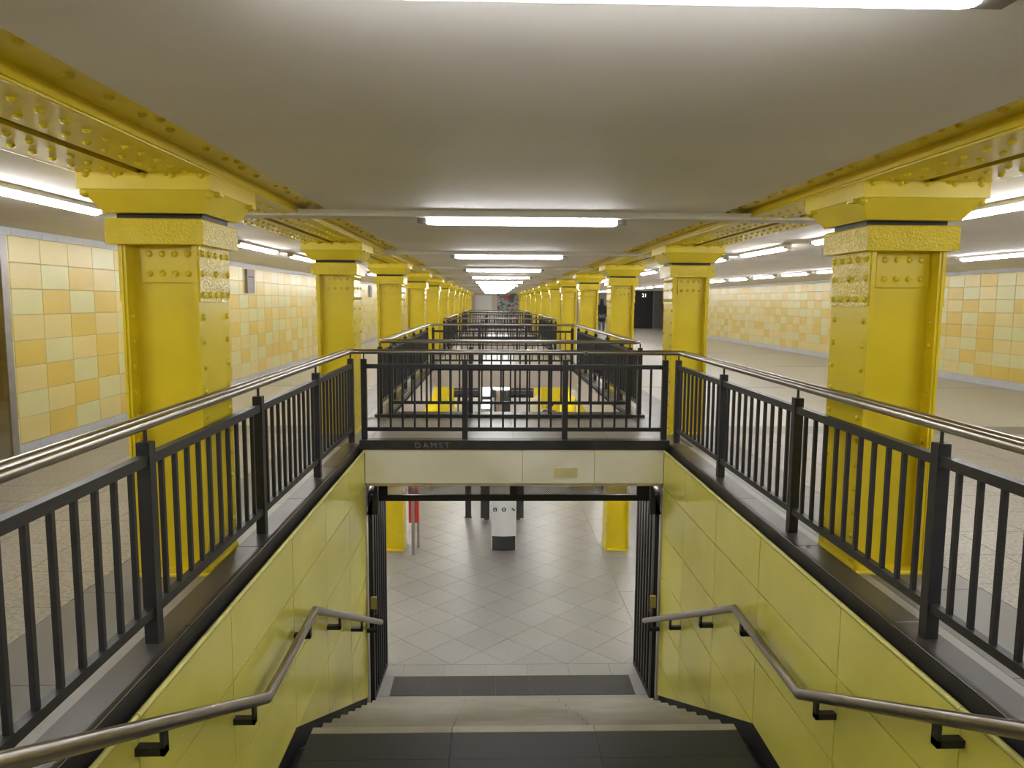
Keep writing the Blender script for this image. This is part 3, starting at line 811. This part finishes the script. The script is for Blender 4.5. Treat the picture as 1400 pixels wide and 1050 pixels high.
for a in range(-4, 5):
    for b_ in range(0, 26):
        cx = -0.869+dg_*a+(h_ if b_ % 2 else 0); cy = 9.17+h_*b_
        if cx-h_ > DX1 or cx+h_ < DX0 or cy-h_ > DY1: continue
        if cx-h_ >= DX0 and cx+h_ <= DX1 and cy-h_ >= DY0 and cy+h_ <= DY1:
            link('floor_slab', random.choice(dm), lf, (cx, cy, LOW)); continue
        p = [(cx, cy-h_+0.003), (cx+h_-0.003, cy), (cx, cy+h_-0.003), (cx-h_+0.003, cy)]
        for (A, B, Cc) in ((1, 0, DX0), (-1, 0, -DX1), (0, 1, DY0), (0, -1, -DY1)): 
            p = clip(p, A, B, Cc)
            if len(p) < 3: break
        if len(p) >= 3: build(MB().prism(p, 'z', -0.014, 0), 'floor_slab', random.choice(['lowfloor', 'lowfloor2']), lf, (0, 0, LOW))
for (x0, x1) in ((-2.26, -1.663), (2.073, 2.67)):
    y = 9.1725
    if x0 < 0: pass
    while y < 17.2:
        build(MB().bbox(x0+0.0015, x1-0.0015, y+0.0015, y+0.80, LOW-0.014, LOW, 0.001), 'floor_slab', 'lowfloor', lf); y += 0.803
M['far_low'] = brickmat('far_lower_floor', [(0.265, 0.257, 0.242), (0.255, 0.247, 0.233)], 0.52, 0.52, (0.27, 0.25, 0.22), 0.28, 0.003, rot=(0, 0, math.radians(45)))
b = MB().box(-6.9, -2.263, -0.4, YEND, LOW-0.014, LOW).box(2.673, 8.9, -0.4, YEND, LOW-0.014, LOW).box(-2.26, 2.67, 17.31, YEND, LOW-0.014, LOW)
b.box(-2.26, -1.45, -0.4, 9.17, LOW-0.014, LOW).box(1.97, 2.67, -0.4, 9.17, LOW-0.014, LOW)
build(b, 'far_floor_slabs', 'far_low', lf, kind='stuff')
mt_ = thing('entrance_mat', 'dark ribbed entrance matting let into the floor at the stair foot', 'mat', (0, 0, LOW))
w_ = 2.925/7
for i in range(7): build(MB().box(-1.197+i*w_+0.0012, -1.197+(i+1)*w_-0.0012, 8.41, 8.872, -0.012, 0.002), 'mat_section', 'rib', mt_)
# side walls of the lower hall
build(MB().box(-7.1, -6.9, -0.5, YEND, LOW, -0.44), 'wall_lower_left', 'pale', kind='structure')
build(MB().box(8.9, 9.1, -0.5, YEND, LOW, -0.44), 'wall_lower_right', 'pale', kind='structure')
build(MB().box(-7.0, 9.0, -0.6, -0.5, LOW, -0.44), 'wall_lower_front', 'pale', kind='structure')
b = MB().box(WL-0.3-2.3, WL-0.25, YBACK, YEND, -0.44, -0.1)
build(b, 'ceiling.001', 'ceil', kind='structure')
b = MB()
b.box(-6.9, XL-0.06, -0.4, YEND, -0.455, -0.441).box(XR+0.06, 8.9, -0.4, YEND, -0.455, -0.441)
for k in range(2, len(ys), 2): b.box(XL-0.05, XR+0.05, ys[k]+0.25 if k == 2 else ys[k]+0.03, ys[k+1]-0.03, -0.455, -0.441)
build(b, 'ceiling.002', 'ceil', kind='structure')
# stair walls' outer sides, seen from the lower hall
b = MB().box(XL-0.10, XL-0.052, -0.3, 8.3, LOW, -0.456).box(XR+0.052, XR+0.10, -0.3, 8.3, LOW, -0.456)
build(b, 'wall_stair_outer', 'pale', kind='structure')
# lower lights
n = 0
def lowrow(x, ys_, where):
    for i, y in enumerate(ys_):
        t = thing('ceiling_light', '%s lit tube of the lower hall %s' % (ORD[i], where), 'light', (x, y, -0.497), 'lights of the lower hall')
        link('tube', LX, t); link('shade_tray', HY, t)
lowrow(-2.95, [9.5+2.4*i for i in range(16)], 'beyond the left columns')
lowrow(3.45, [9.5+2.4*i for i in range(16)], 'beyond the right columns')
lowrow(-0.95, [9.3]+[19.5+1.7*i for i in range(3)]+[33.6, 35.5, 37.4], 'left of the centre line')
lowrow(1.55, [9.3]+[19.5+1.7*i for i in range(3)]+[33.6, 35.5, 37.4], 'right of the centre line')

# folding gates and the grille over the stair foot
for side, xn, xf in (('left', -1.362, -1.327), ('right', 1.882, 1.847)):
    sg = 1 if side == 'left' else -1
    t = thing('folding_gate', 'black folding steel gate pushed back on the %s side of the stair foot' % side, 'gate', (0, 0, LOW))
    H_ = 2.50
    build(MB().box(*sorted((xn-sg*0.01, xn+sg*0.038)), 8.14, 8.205, -0.0, H_), 'gate_post', 'black', t)
    for i in range(7):
        s = (i+1)/7; y = 8.20+(9.12-8.20)*s; x = xn+(xf-xn)*s
        build(MB().box(x-0.011, x+0.011, y-0.022, y+0.022, 0.06, H_), 'gate_bar', 'black', t)
    for z in (0.03, H_-0.03):
        b = MB().prism([(xn-0.012, 8.2), (xn+0.012, 8.2), (xf+0.012, 9.14), (xf-0.012, 9.14)], 'z', z-0.02, z+0.03); build(b, 'gate_rail', 'black', t)
    # cranked black bearer at the head
    b = MB().prism([(XL-0.0 if sg > 0 else XR, LOW*0+2.28), (xn+sg*0.10, 2.28), (xn+sg*0.10, 2.60), (XL+0.10 if sg > 0 else XR-0.10, 2.60)], 'y', 8.14, 8.20)
    build(b, 'head_gusset', 'black', t)
    lk = build(MB().bbox(*sorted((xn+sg*0.01, xn+sg*0.075)), 8.105, 8.14, 1.20, 1.34, 0.006), 'lock_case', 'brass', t)
    build(MB().tube([(xn+sg*0.06, 8.10, 1.32), (xn+sg*0.085, 8.08, 1.30), (xn+sg*0.085, 8.08, 1.17), (xn+sg*0.06, 8.10, 1.15)], 0.006, 6), 'lock_handle', 'steel', lk)
t = thing('transom_grille', 'black framed perforated grille hanging under the cream lintel', 'grille', (0, 8.42, -0.45))
build(MB().box(-1.34, 1.86, -0.02, 0.02, -0.235, -0.165), 'bottom_bar', 'black', t)
build(MB().box(0.212, 0.296, -0.018, 0.018, -0.165, 0.0), 'mullion', 'black', t)
for (x0, x1) in ((-1.34, -1.19), (1.68, 1.86)): build(MB().box(x0, x1, -0.02, 0.02, -0.165, 0.0), 'end_plate', 'black', t)
b = MB(); z0, z1 = -0.165, 0.02
x = -1.42; pt = 0.0255; hw = 0.0035; H2 = z1-z0
while x < 1.95:
    for s in (1, -1):
        xa, xb = (x, x+s*H2)
        p0, p1 = (xa, z0), (xb, z1)
        # clip to frame
        lo_, hi_ = -1.20, 1.69
        tt0, tt1 = 0.0, 1.0; dx = xb-xa
        if dx > 0: tt0 = max(tt0, (lo_-xa)/dx); tt1 = min(tt1, (hi_-xa)/dx)
        else: tt0 = max(tt0, (hi_-xa)/dx); tt1 = min(tt1, (lo_-xa)/dx)
        if tt1 > tt0:
            a = (xa+dx*tt0, z0+H2*tt0); c = (xa+dx*tt1, z0+H2*tt1)
            n_ = 0.7071*hw
            b.prism([(a[0]-n_*s, a[1]+n_), (a[0]+n_*s, a[1]-n_), (c[0]+n_*s, c[1]-n_), (c[0]-n_*s, c[1]+n_)], 'y', -0.003*s-0.003, -0.003*s+0.003)
    x += pt
build(b, 'wire_mesh', 'black', t, kind='stuff')

# things standing in the lower hall
t = thing('information_pillar', 'white information pillar with black foot on the lower floor', 'pillar', (0.235, 13.62, LOW))
def curved(w_, d_, z0, z1, bulge=0.035):
    p = [(-w_/2, d_)]+[(-w_/2+w_*i/8, -bulge*math.sin(math.pi*i/8)) for i in range(9)]+[(w_/2, d_)]
    return MB().prism(p, 'z', z0, z1)
build(curved(0.43, 0.16, 0.0, 0.275), 'foot', 'dark', t); build(curved(0.455, 0.16, 0.275, 2.1), 'front_panel', 'white', t)
for s in (-1, 1): build(MB().box(*sorted((s*0.222, s*0.232)), 0.0, 0.17, 0.0, 2.1), 'side_trim', 'white', t)
def disc(x, z, r, mt, nm='pictogram'): 
    return build(MB().cyl((x, -0.039, z), (x, -0.036, z), r, 14), nm, mt, t)
q = build(MB().box(-0.20, -0.13, -0.036, -0.028, 0.755, 0.825), 'pictogram', 'blue', t); q['label'] = 'blue wheelchair pictogram'
build(MB().cyl((-0.165, -0.038, 0.775), (-0.165, -0.036, 0.775), 0.014, 10).box(-0.175, -0.165, -0.038, -0.036, 0.775, 0.815).box(-0.175, -0.150, -0.038, -0.036, 0.79, 0.797), 'symbol', 'signwhite', q)
q = disc(0.0, 0.79, 0.042, 'green'); build(MB().box(-0.012, 0.012, -0.042, -0.039, 0.765, 0.815), 'symbol', 'signwhite', q)
q = build(MB().prism([(0.14, 0.80), (0.165, 0.82), (0.17, 0.80), (0.20, 0.79), (0.205, 0.765), (0.18, 0.765), (0.165, 0.785)], 'y', -0.030, -0.018), 'pictogram', 'black', t)
q['label'] = 'small black hand pictogram'
q = build(MB().box(-0.205, -0.125, -0.036, -0.026, 1.225, 1.305), 'pictogram', 'red', t); build(MB().box(-0.19, -0.14, -0.0375, -0.036, 1.255, 1.262).box(-0.168, -0.161, -0.0375, -0.036, 1.235, 1.295), 'symbol', 'signwhite', q)
disc(0.0, 1.265, 0.042, 'green'); disc(0.0, 1.095, 0.038, 'signyellow')
q = build(MB().prism([(-0.205, 1.06), (-0.125, 1.06), (-0.165, 1.135)], 'y', -0.036, -0.026), 'pictogram', 'signyellow', t); build(MB().box(-0.169, -0.161, -0.0375, -0.036, 1.075, 1.105), 'symbol', 'black', q)
t = thing('notice_board', 'dark grey notice board standing just behind the white pillar', 'notice board', (0.23, 15.6, LOW))
build(MB().box(-0.46, -0.27, 0, 0.06, 0.03, 2.1), 'board_panel', 'dark', t); build(MB().box(0.27, 0.46, 0, 0.06, 0.03, 2.1), 'board_panel', 'dark', t)
build(MB().box(-0.27, 0.27, 0.01, 0.05, 0.9, 2.05), 'notice_sheet', 'white', t)
for s in (-1, 1): build(MB().box(s*0.33-0.05, s*0.33+0.05, -0.02, 0.08, 0, 0.035), 'foot', 'dark', t)
t = thing('signpost', 'slim dark square post on the lower floor left of the notice board', 'post', (-0.50, 15.78, LOW))
build(MB().box(-0.062, 0.062, -0.03, 0.03, 0.012, 2.55), 'shaft', 'dark', t); build(MB().box(-0.08, 0.08, -0.05, 0.05, 0, 0.014), 'foot_plate', 'dark', t)
t = thing('sign_stand', 'red sign panels on two grey posts beside the left lower column', 'sign', (-1.42, 13.4, LOW))
build(MB().box(-0.045, 0.012, -0.03, 0.02, 0, 2.1), 'stand_post', 'post_grey', t); build(MB().box(0.012, 0.055, 0.40, 0.44, 0, 2.1), 'stand_post', 'post_grey', t)
build(MB().box(-0.095, -0.047, -0.01, 0.01, 0.60, 1.9), 'sign_panel', 'red', t); build(MB().box(0.014, 0.085, -0.01, 0.03, 0.60, 1.9), 'sign_panel', 'red', t)
# low black frames round two of the lower columns
for x, s in ((COLX[1], 'right'), (COLX[0], 'left')):
    t = thing('column_bench', 'low black seat frame around the foot of the second %s lower column' % s, 'bench', (x, COLY[5], LOW))
    for (a, b_, c, d) in ((-0.42, 0.42, -0.42, -0.30), (-0.42, 0.42, 0.30, 0.42), (-0.42, -0.32, -0.30, 0.30), (0.32, 0.42, -0.30, 0.30)):
        build(MB().box(a, b_, c, d, 0.16, 0.20), 'seat_board', 'black', t)
    for a in (-0.38, 0.38):
        for c in (-0.38, 0.38): build(MB().box(a-0.02, a+0.02, c-0.02, c+0.02, 0, 0.16), 'leg', 'black', t)
# round steel kiosk with a lit rim, light box and cabinet seen through the second opening
t = thing('steel_kiosk', 'round polished steel kiosk with a bright lit rim far down on the lower floor', 'kiosk', (0.33, 24.0, LOW))
build(MB().cyl((0, 0, 0), (0, 0, 1.83), 0.25, 24), 'drum', 'steel', t)
build(MB().cyl((-0.02, 0, 1.83), (-0.02, 0, 1.88), 0.27, 24), 'lit_rim', 'ring', t)
build(MB().box(0.04, 0.262, -0.262, 0.0, 0.0, 1.82), 'black_door', 'black', t)
t = thing('vending_machine', 'white backlit vending machine beside the round steel kiosk', 'vending machine', (-0.175, 24.05, LOW))
build(MB().box(-0.24, 0.19, -0.2, 0.4, 0, 1.95), 'cabinet', 'steel_dull', t); build(MB().box(-0.15, 0.15, -0.215, -0.2, 1.62, 1.92), 'lit_panel', 'lit', t)
build(MB().box(-0.15, 0.15, -0.215, -0.2, 1.22, 1.50), 'lit_panel', 'lit', t); build(MB().box(-0.15, 0.15, -0.215, -0.2, 1.50, 1.60), 'dark_strip', 'black', t)
build(MB().box(-0.08, 0.08, -0.215, -0.2, 0.80, 1.08), 'dispensing_tray', 'signyellow', t)
t = thing('dark_barrier', 'long dark barrier with pale lines across the lower floor behind the kiosk', 'barrier', (0.15, 27.5, LOW))
build(MB().box(-1.55, 1.40, 0, 0.12, 1.10, 1.45), 'board', 'dark', t)
for a in (-1.4, -0.5, 0.4, 1.25): build(MB().box(a-0.03, a+0.03, 0.03, 0.09, 0, 1.10), 'leg', 'dark', t); build(MB().box(-1.55, 1.40, -0.012, 0, 1.16, 1.19), 'pale_line', 'steel_dull', t)
build(MB().box(-1.55, 1.40, -0.012, 0, 1.36, 1.39), 'pale_line', 'steel_dull', t)

# ------------------------------------------------------ upper hall fittings
def vent(y, z0, z1, lab, wd=0.42):
    t = thing('wall_vent', lab, 'vent', (WL+0.008, y, z0))
    build(MB().box(0, 0.05, 0, wd, 0, z1-z0), 'casing', 'vent', t)
    build(MB().box(0.05, 0.053, 0.03, wd-0.03, (z1-z0)*0.66, (z1-z0)*0.66+0.02), 'slot', 'black', t)
vent(14.58, 1.73, 2.185, 'grey metal vent high on the left tiled wall beyond the first column', 0.44)
vent(29.0, 1.73, 2.185, 'grey metal vent high on the left wall between the second and third columns', 0.5)
# showcase at the left picture edge
t = thing('showcase', 'steel framed tinted glass showcase on the left wall at the photo edge', 'showcase', (WL+0.008, 0, 0))
build(MB().box(0.0, 0.14, 7.20, 7.30, 0.0, 2.2), 'frame_post', 'steel_dull', t); build(MB().box(0.0, 0.14, 4.2, 4.26, 0.0, 2.2), 'frame_post', 'steel_dull', t)
build(MB().box(0.0, 0.14, 4.26, 7.20, 2.14, 2.2), 'frame_head', 'steel_dull', t); build(MB().box(0.0, 0.14, 4.26, 7.20, 0.0, 0.06), 'frame_sill', 'steel_dull', t)
build(MB().box(0.125, 0.131, 4.26, 7.20, 0.06, 2.14), 'glass_pane', 'glass', t)
# dark block with the lit number 21 and the scrawled grey pillar beyond the right wall's end
o = build(MB().box(8.45, 9.90, 46.0, 49.0, 0.0, CEIL-0.006), 'dark_kiosk', 'blackstone'); o['label'] = 'dark kiosk block with a lit number 21 beyond the right columns'; o['category'] = 'kiosk'
M['num'] = emit('lit_number', (1, 1, 1), 0.6)
text('21', 0.30, (9.36, 45.99, 1.93), (math.pi/2, 0, 0), 'num', o, 'lit_number', 0.006)
o = build(MB().box(9.90, 10.5, 45.6, 49.0, 0.0, CEIL-0.006), 'grey_pillar', 'granite'); o['label'] = 'grey stone pillar with white scrawl right of the dark kiosk'; o['category'] = 'pillar'
sc = MB(); pts = [(10.05, 45.59, 2.0), (10.12, 45.59, 1.6), (10.3, 45.59, 1.5), (10.1, 45.59, 1.25), (10.35, 45.59, 1.15), (10.2, 45.59, 0.9)]
sc.tube(pts, 0.02, 5); sc.tube([(10.38, 45.59, 1.7), (10.2, 45.59, 1.35), (10.4, 45.59, 1.05)], 0.018, 5); build(sc, 'scrawl', 'scratch', o)

# ------------------------------------------------------------------ people
def skinned(name, verts, edges, radii, mt, parent, root=0, sub=2):
    me = bpy.data.meshes.new(name); me.from_pydata(verts, edges, []); me.materials.append(M[mt])
    o = link(name, me, parent)
    md = o.modifiers.new('skin', 'SKIN'); md.use_smooth_shade = True
    for i, r in enumerate(radii):
        d = me.skin_vertices[0].data[i]; d.radius = (r, r) if not isinstance(r, tuple) else r
        d.use_root = (i == root)
    o.modifiers.new('sub', 'SUBSURF').levels = sub; o.modifiers['sub'].render_levels = sub
    return o
def ellipsoid(b, c, r, n=12, m_=8, cut=None):
    vs = []; 
    for i in range(m_+1):
        ph = math.pi*i/m_
        for j in range(n):
            th = 2*math.pi*j/n; vs.append((c[0]+r[0]*math.sin(ph)*math.cos(th), c[1]+r[1]*math.sin(ph)*math.sin(th), c[2]+r[2]*math.cos(ph)))
    fs = [(i*n+j, i*n+(j+1) % n, (i+1)*n+(j+1) % n, (i+1)*n+j) for i in range(m_) for j in range(n)]
    return b.add(vs, fs, True)
def person(lab, loc, rotz, coat, legs_mt, hood, stride=0.0):
    """figure faces -y before rotation; height about 1.72 m"""
    t = thing('person', lab, 'person', loc); t.rotation_euler = (0, 0, rotz)
    s = stride
    V = [(0, 0, 0.95), (0, 0, 1.12), (0, 0, 1.30), (0, 0, 1.42), (0, 0, 1.48), (0, -0.01, 1.56),
         (-0.10, 0, 0.90), (-0.11, -s*0.5, 0.50), (-0.11, -s*0.6+0.02, 0.09), (-0.11, -s*0.6-0.12, 0.04),
         (0.10, 0, 0.90), (0.11, s*0.3-0.02, 0.50), (0.11, s*0.9+0.05, 0.10), (0.11, s*0.9-0.09, 0.04),
         (-0.17, 0, 1.40), (-0.23, 0.02, 1.12), (-0.22, -0.05, 0.88), (-0.21, -0.08, 0.80),
         (0.17, 0, 1.40), (0.23, 0.02, 1.12), (0.22, -0.05, 0.88), (0.21, -0.08, 0.80)]
    Ed = [(0, 1), (1, 2), (2, 3), (3, 4), (4, 5), (0, 6), (6, 7), (7, 8), (8, 9), (0, 10), (10, 11), (11, 12), (12, 13), (3, 14), (14, 15), (15, 16), (16, 17), (3, 18), (18, 19), (19, 20), (20, 21)]
    Rr = [(0.15, 0.11), (0.13, 0.10), (0.15, 0.11), (0.12, 0.09), 0.055, 0.055, 0.085, 0.06, 0.038, 0.035, 0.085, 0.06, 0.038, 0.035, 0.055, 0.042, 0.028, 0.035, 0.055, 0.042, 0.028, 0.035]
    body = skinned('body', V, Ed, Rr, 'skin', t)
    # coat: torso and sleeves a little larger
    Vc = [V[0], V[1], V[2], V[3], V[4], V[14], V[15], V[16], V[18], V[19], V[20], (0, 0, 0.60 if hood else 0.82)]
    Ec = [(0, 1), (1, 2), (2, 3), (3, 4), (3, 5), (5, 6), (6, 7), (3, 8), (8, 9), (9, 10), (0, 11)]
    Rc = [(0.19, 0.14), (0.17, 0.13), (0.18, 0.14), (0.17, 0.13), 0.085, 0.09, 0.075, 0.055, 0.09, 0.075, 0.055, (0.24, 0.19) if hood else (0.20, 0.15)]
    skinned('jacket', Vc, Ec, Rc, coat, t)
    Vt = [(0, 0, 0.93), V[6], V[7], V[8], V[10], V[11], V[12]]
    skinned('trousers', Vt, [(0, 1), (1, 2), (2, 3), (0, 4), (4, 5), (5, 6)], [(0.16, 0.12), 0.10, 0.078, 0.058, 0.10, 0.078, 0.058], legs_mt, t)
    for (a, h) in ((8, 9), (12, 13)):
        p, q = V[a], V[h]
        b = MB(); ellipsoid(b, (q[0], (p[1]+q[1])/2-0.01, 0.05), (0.05, 0.14, 0.05), 10, 6); build(b, 'shoe', 'shoe', t)
    # five fingers on each hand
    for sx, i in ((-1, 17), (1, 21)):
        hx_, hy_, hz_ = V[i]
        b = MB(); ellipsoid(b, (hx_, hy_, hz_-0.01), (0.018, 0.042, 0.05), 8, 6)
        for f, (dy, ln) in enumerate(((-0.030, 0.065), (-0.010, 0.075), (0.010, 0.070), (0.029, 0.055))):
            b.tube([(hx_, hy_+dy, hz_-0.045), (hx_-sx*0.006, hy_+dy, hz_-0.045-ln*0.55), (hx_-sx*0.022, hy_+dy, hz_-0.045-ln)], 0.009, 6, r1=0.006)
        b.tube([(hx_-sx*0.01, hy_-0.035, hz_+0.005), (hx_-sx*0.02, hy_-0.058, hz_-0.03), (hx_-sx*0.028, hy_-0.060, hz_-0.055)], 0.010, 6, r1=0.007)
        build(b, 'hand', 'skin', t)
    b = MB(); ellipsoid(b, (0, -0.005, 1.62), (0.075, 0.092, 0.115), 14, 10)
    b.prism([(-0.095, 1.60), (-0.125, 1.605), (-0.095, 1.645)], 'x', -0.012, 0.012)       # nose
    for sx in (-1, 1): ellipsoid(b, (sx*0.077, 0.005, 1.615), (0.012, 0.02, 0.032), 8, 6)   # ears
    build(b, 'head', 'skin', t)
    b = MB()
    for sx in (-1, 1): ellipsoid(b, (sx*0.028, -0.088, 1.635), (0.012, 0.008, 0.007), 8, 5)
    b.box(-0.022, 0.022, -0.094, -0.085, 1.568, 1.575); build(b, 'face_features', 'hair', t)
    b = MB(); ellipsoid(b, (0, 0.018, 1.652), (0.088, 0.098, 0.105), 14, 10)
    if hood: ellipsoid(b, (0, 0.035, 1.53), (0.115, 0.10, 0.12), 12, 8); ellipsoid(b, (0, 0.03, 1.645), (0.105, 0.105, 0.125), 12, 8)
    build(b, 'hood' if hood else 'hair', coat if hood else 'hair', t)
    return t
person('person in long black hooded clothes and grey jeans standing beyond the right columns', (5.50, 37.5, 0), math.pi, 'cloth_black', 'denim', True, 0.12)
q = person('person with black hair and dark jacket standing on the lower floor', (1.70, 21.8, LOW), -math.pi*0.30, 'cloth_black', 'cloth_black', False, 0.1)
q.scale = (1.25, 1.25, 1.0)
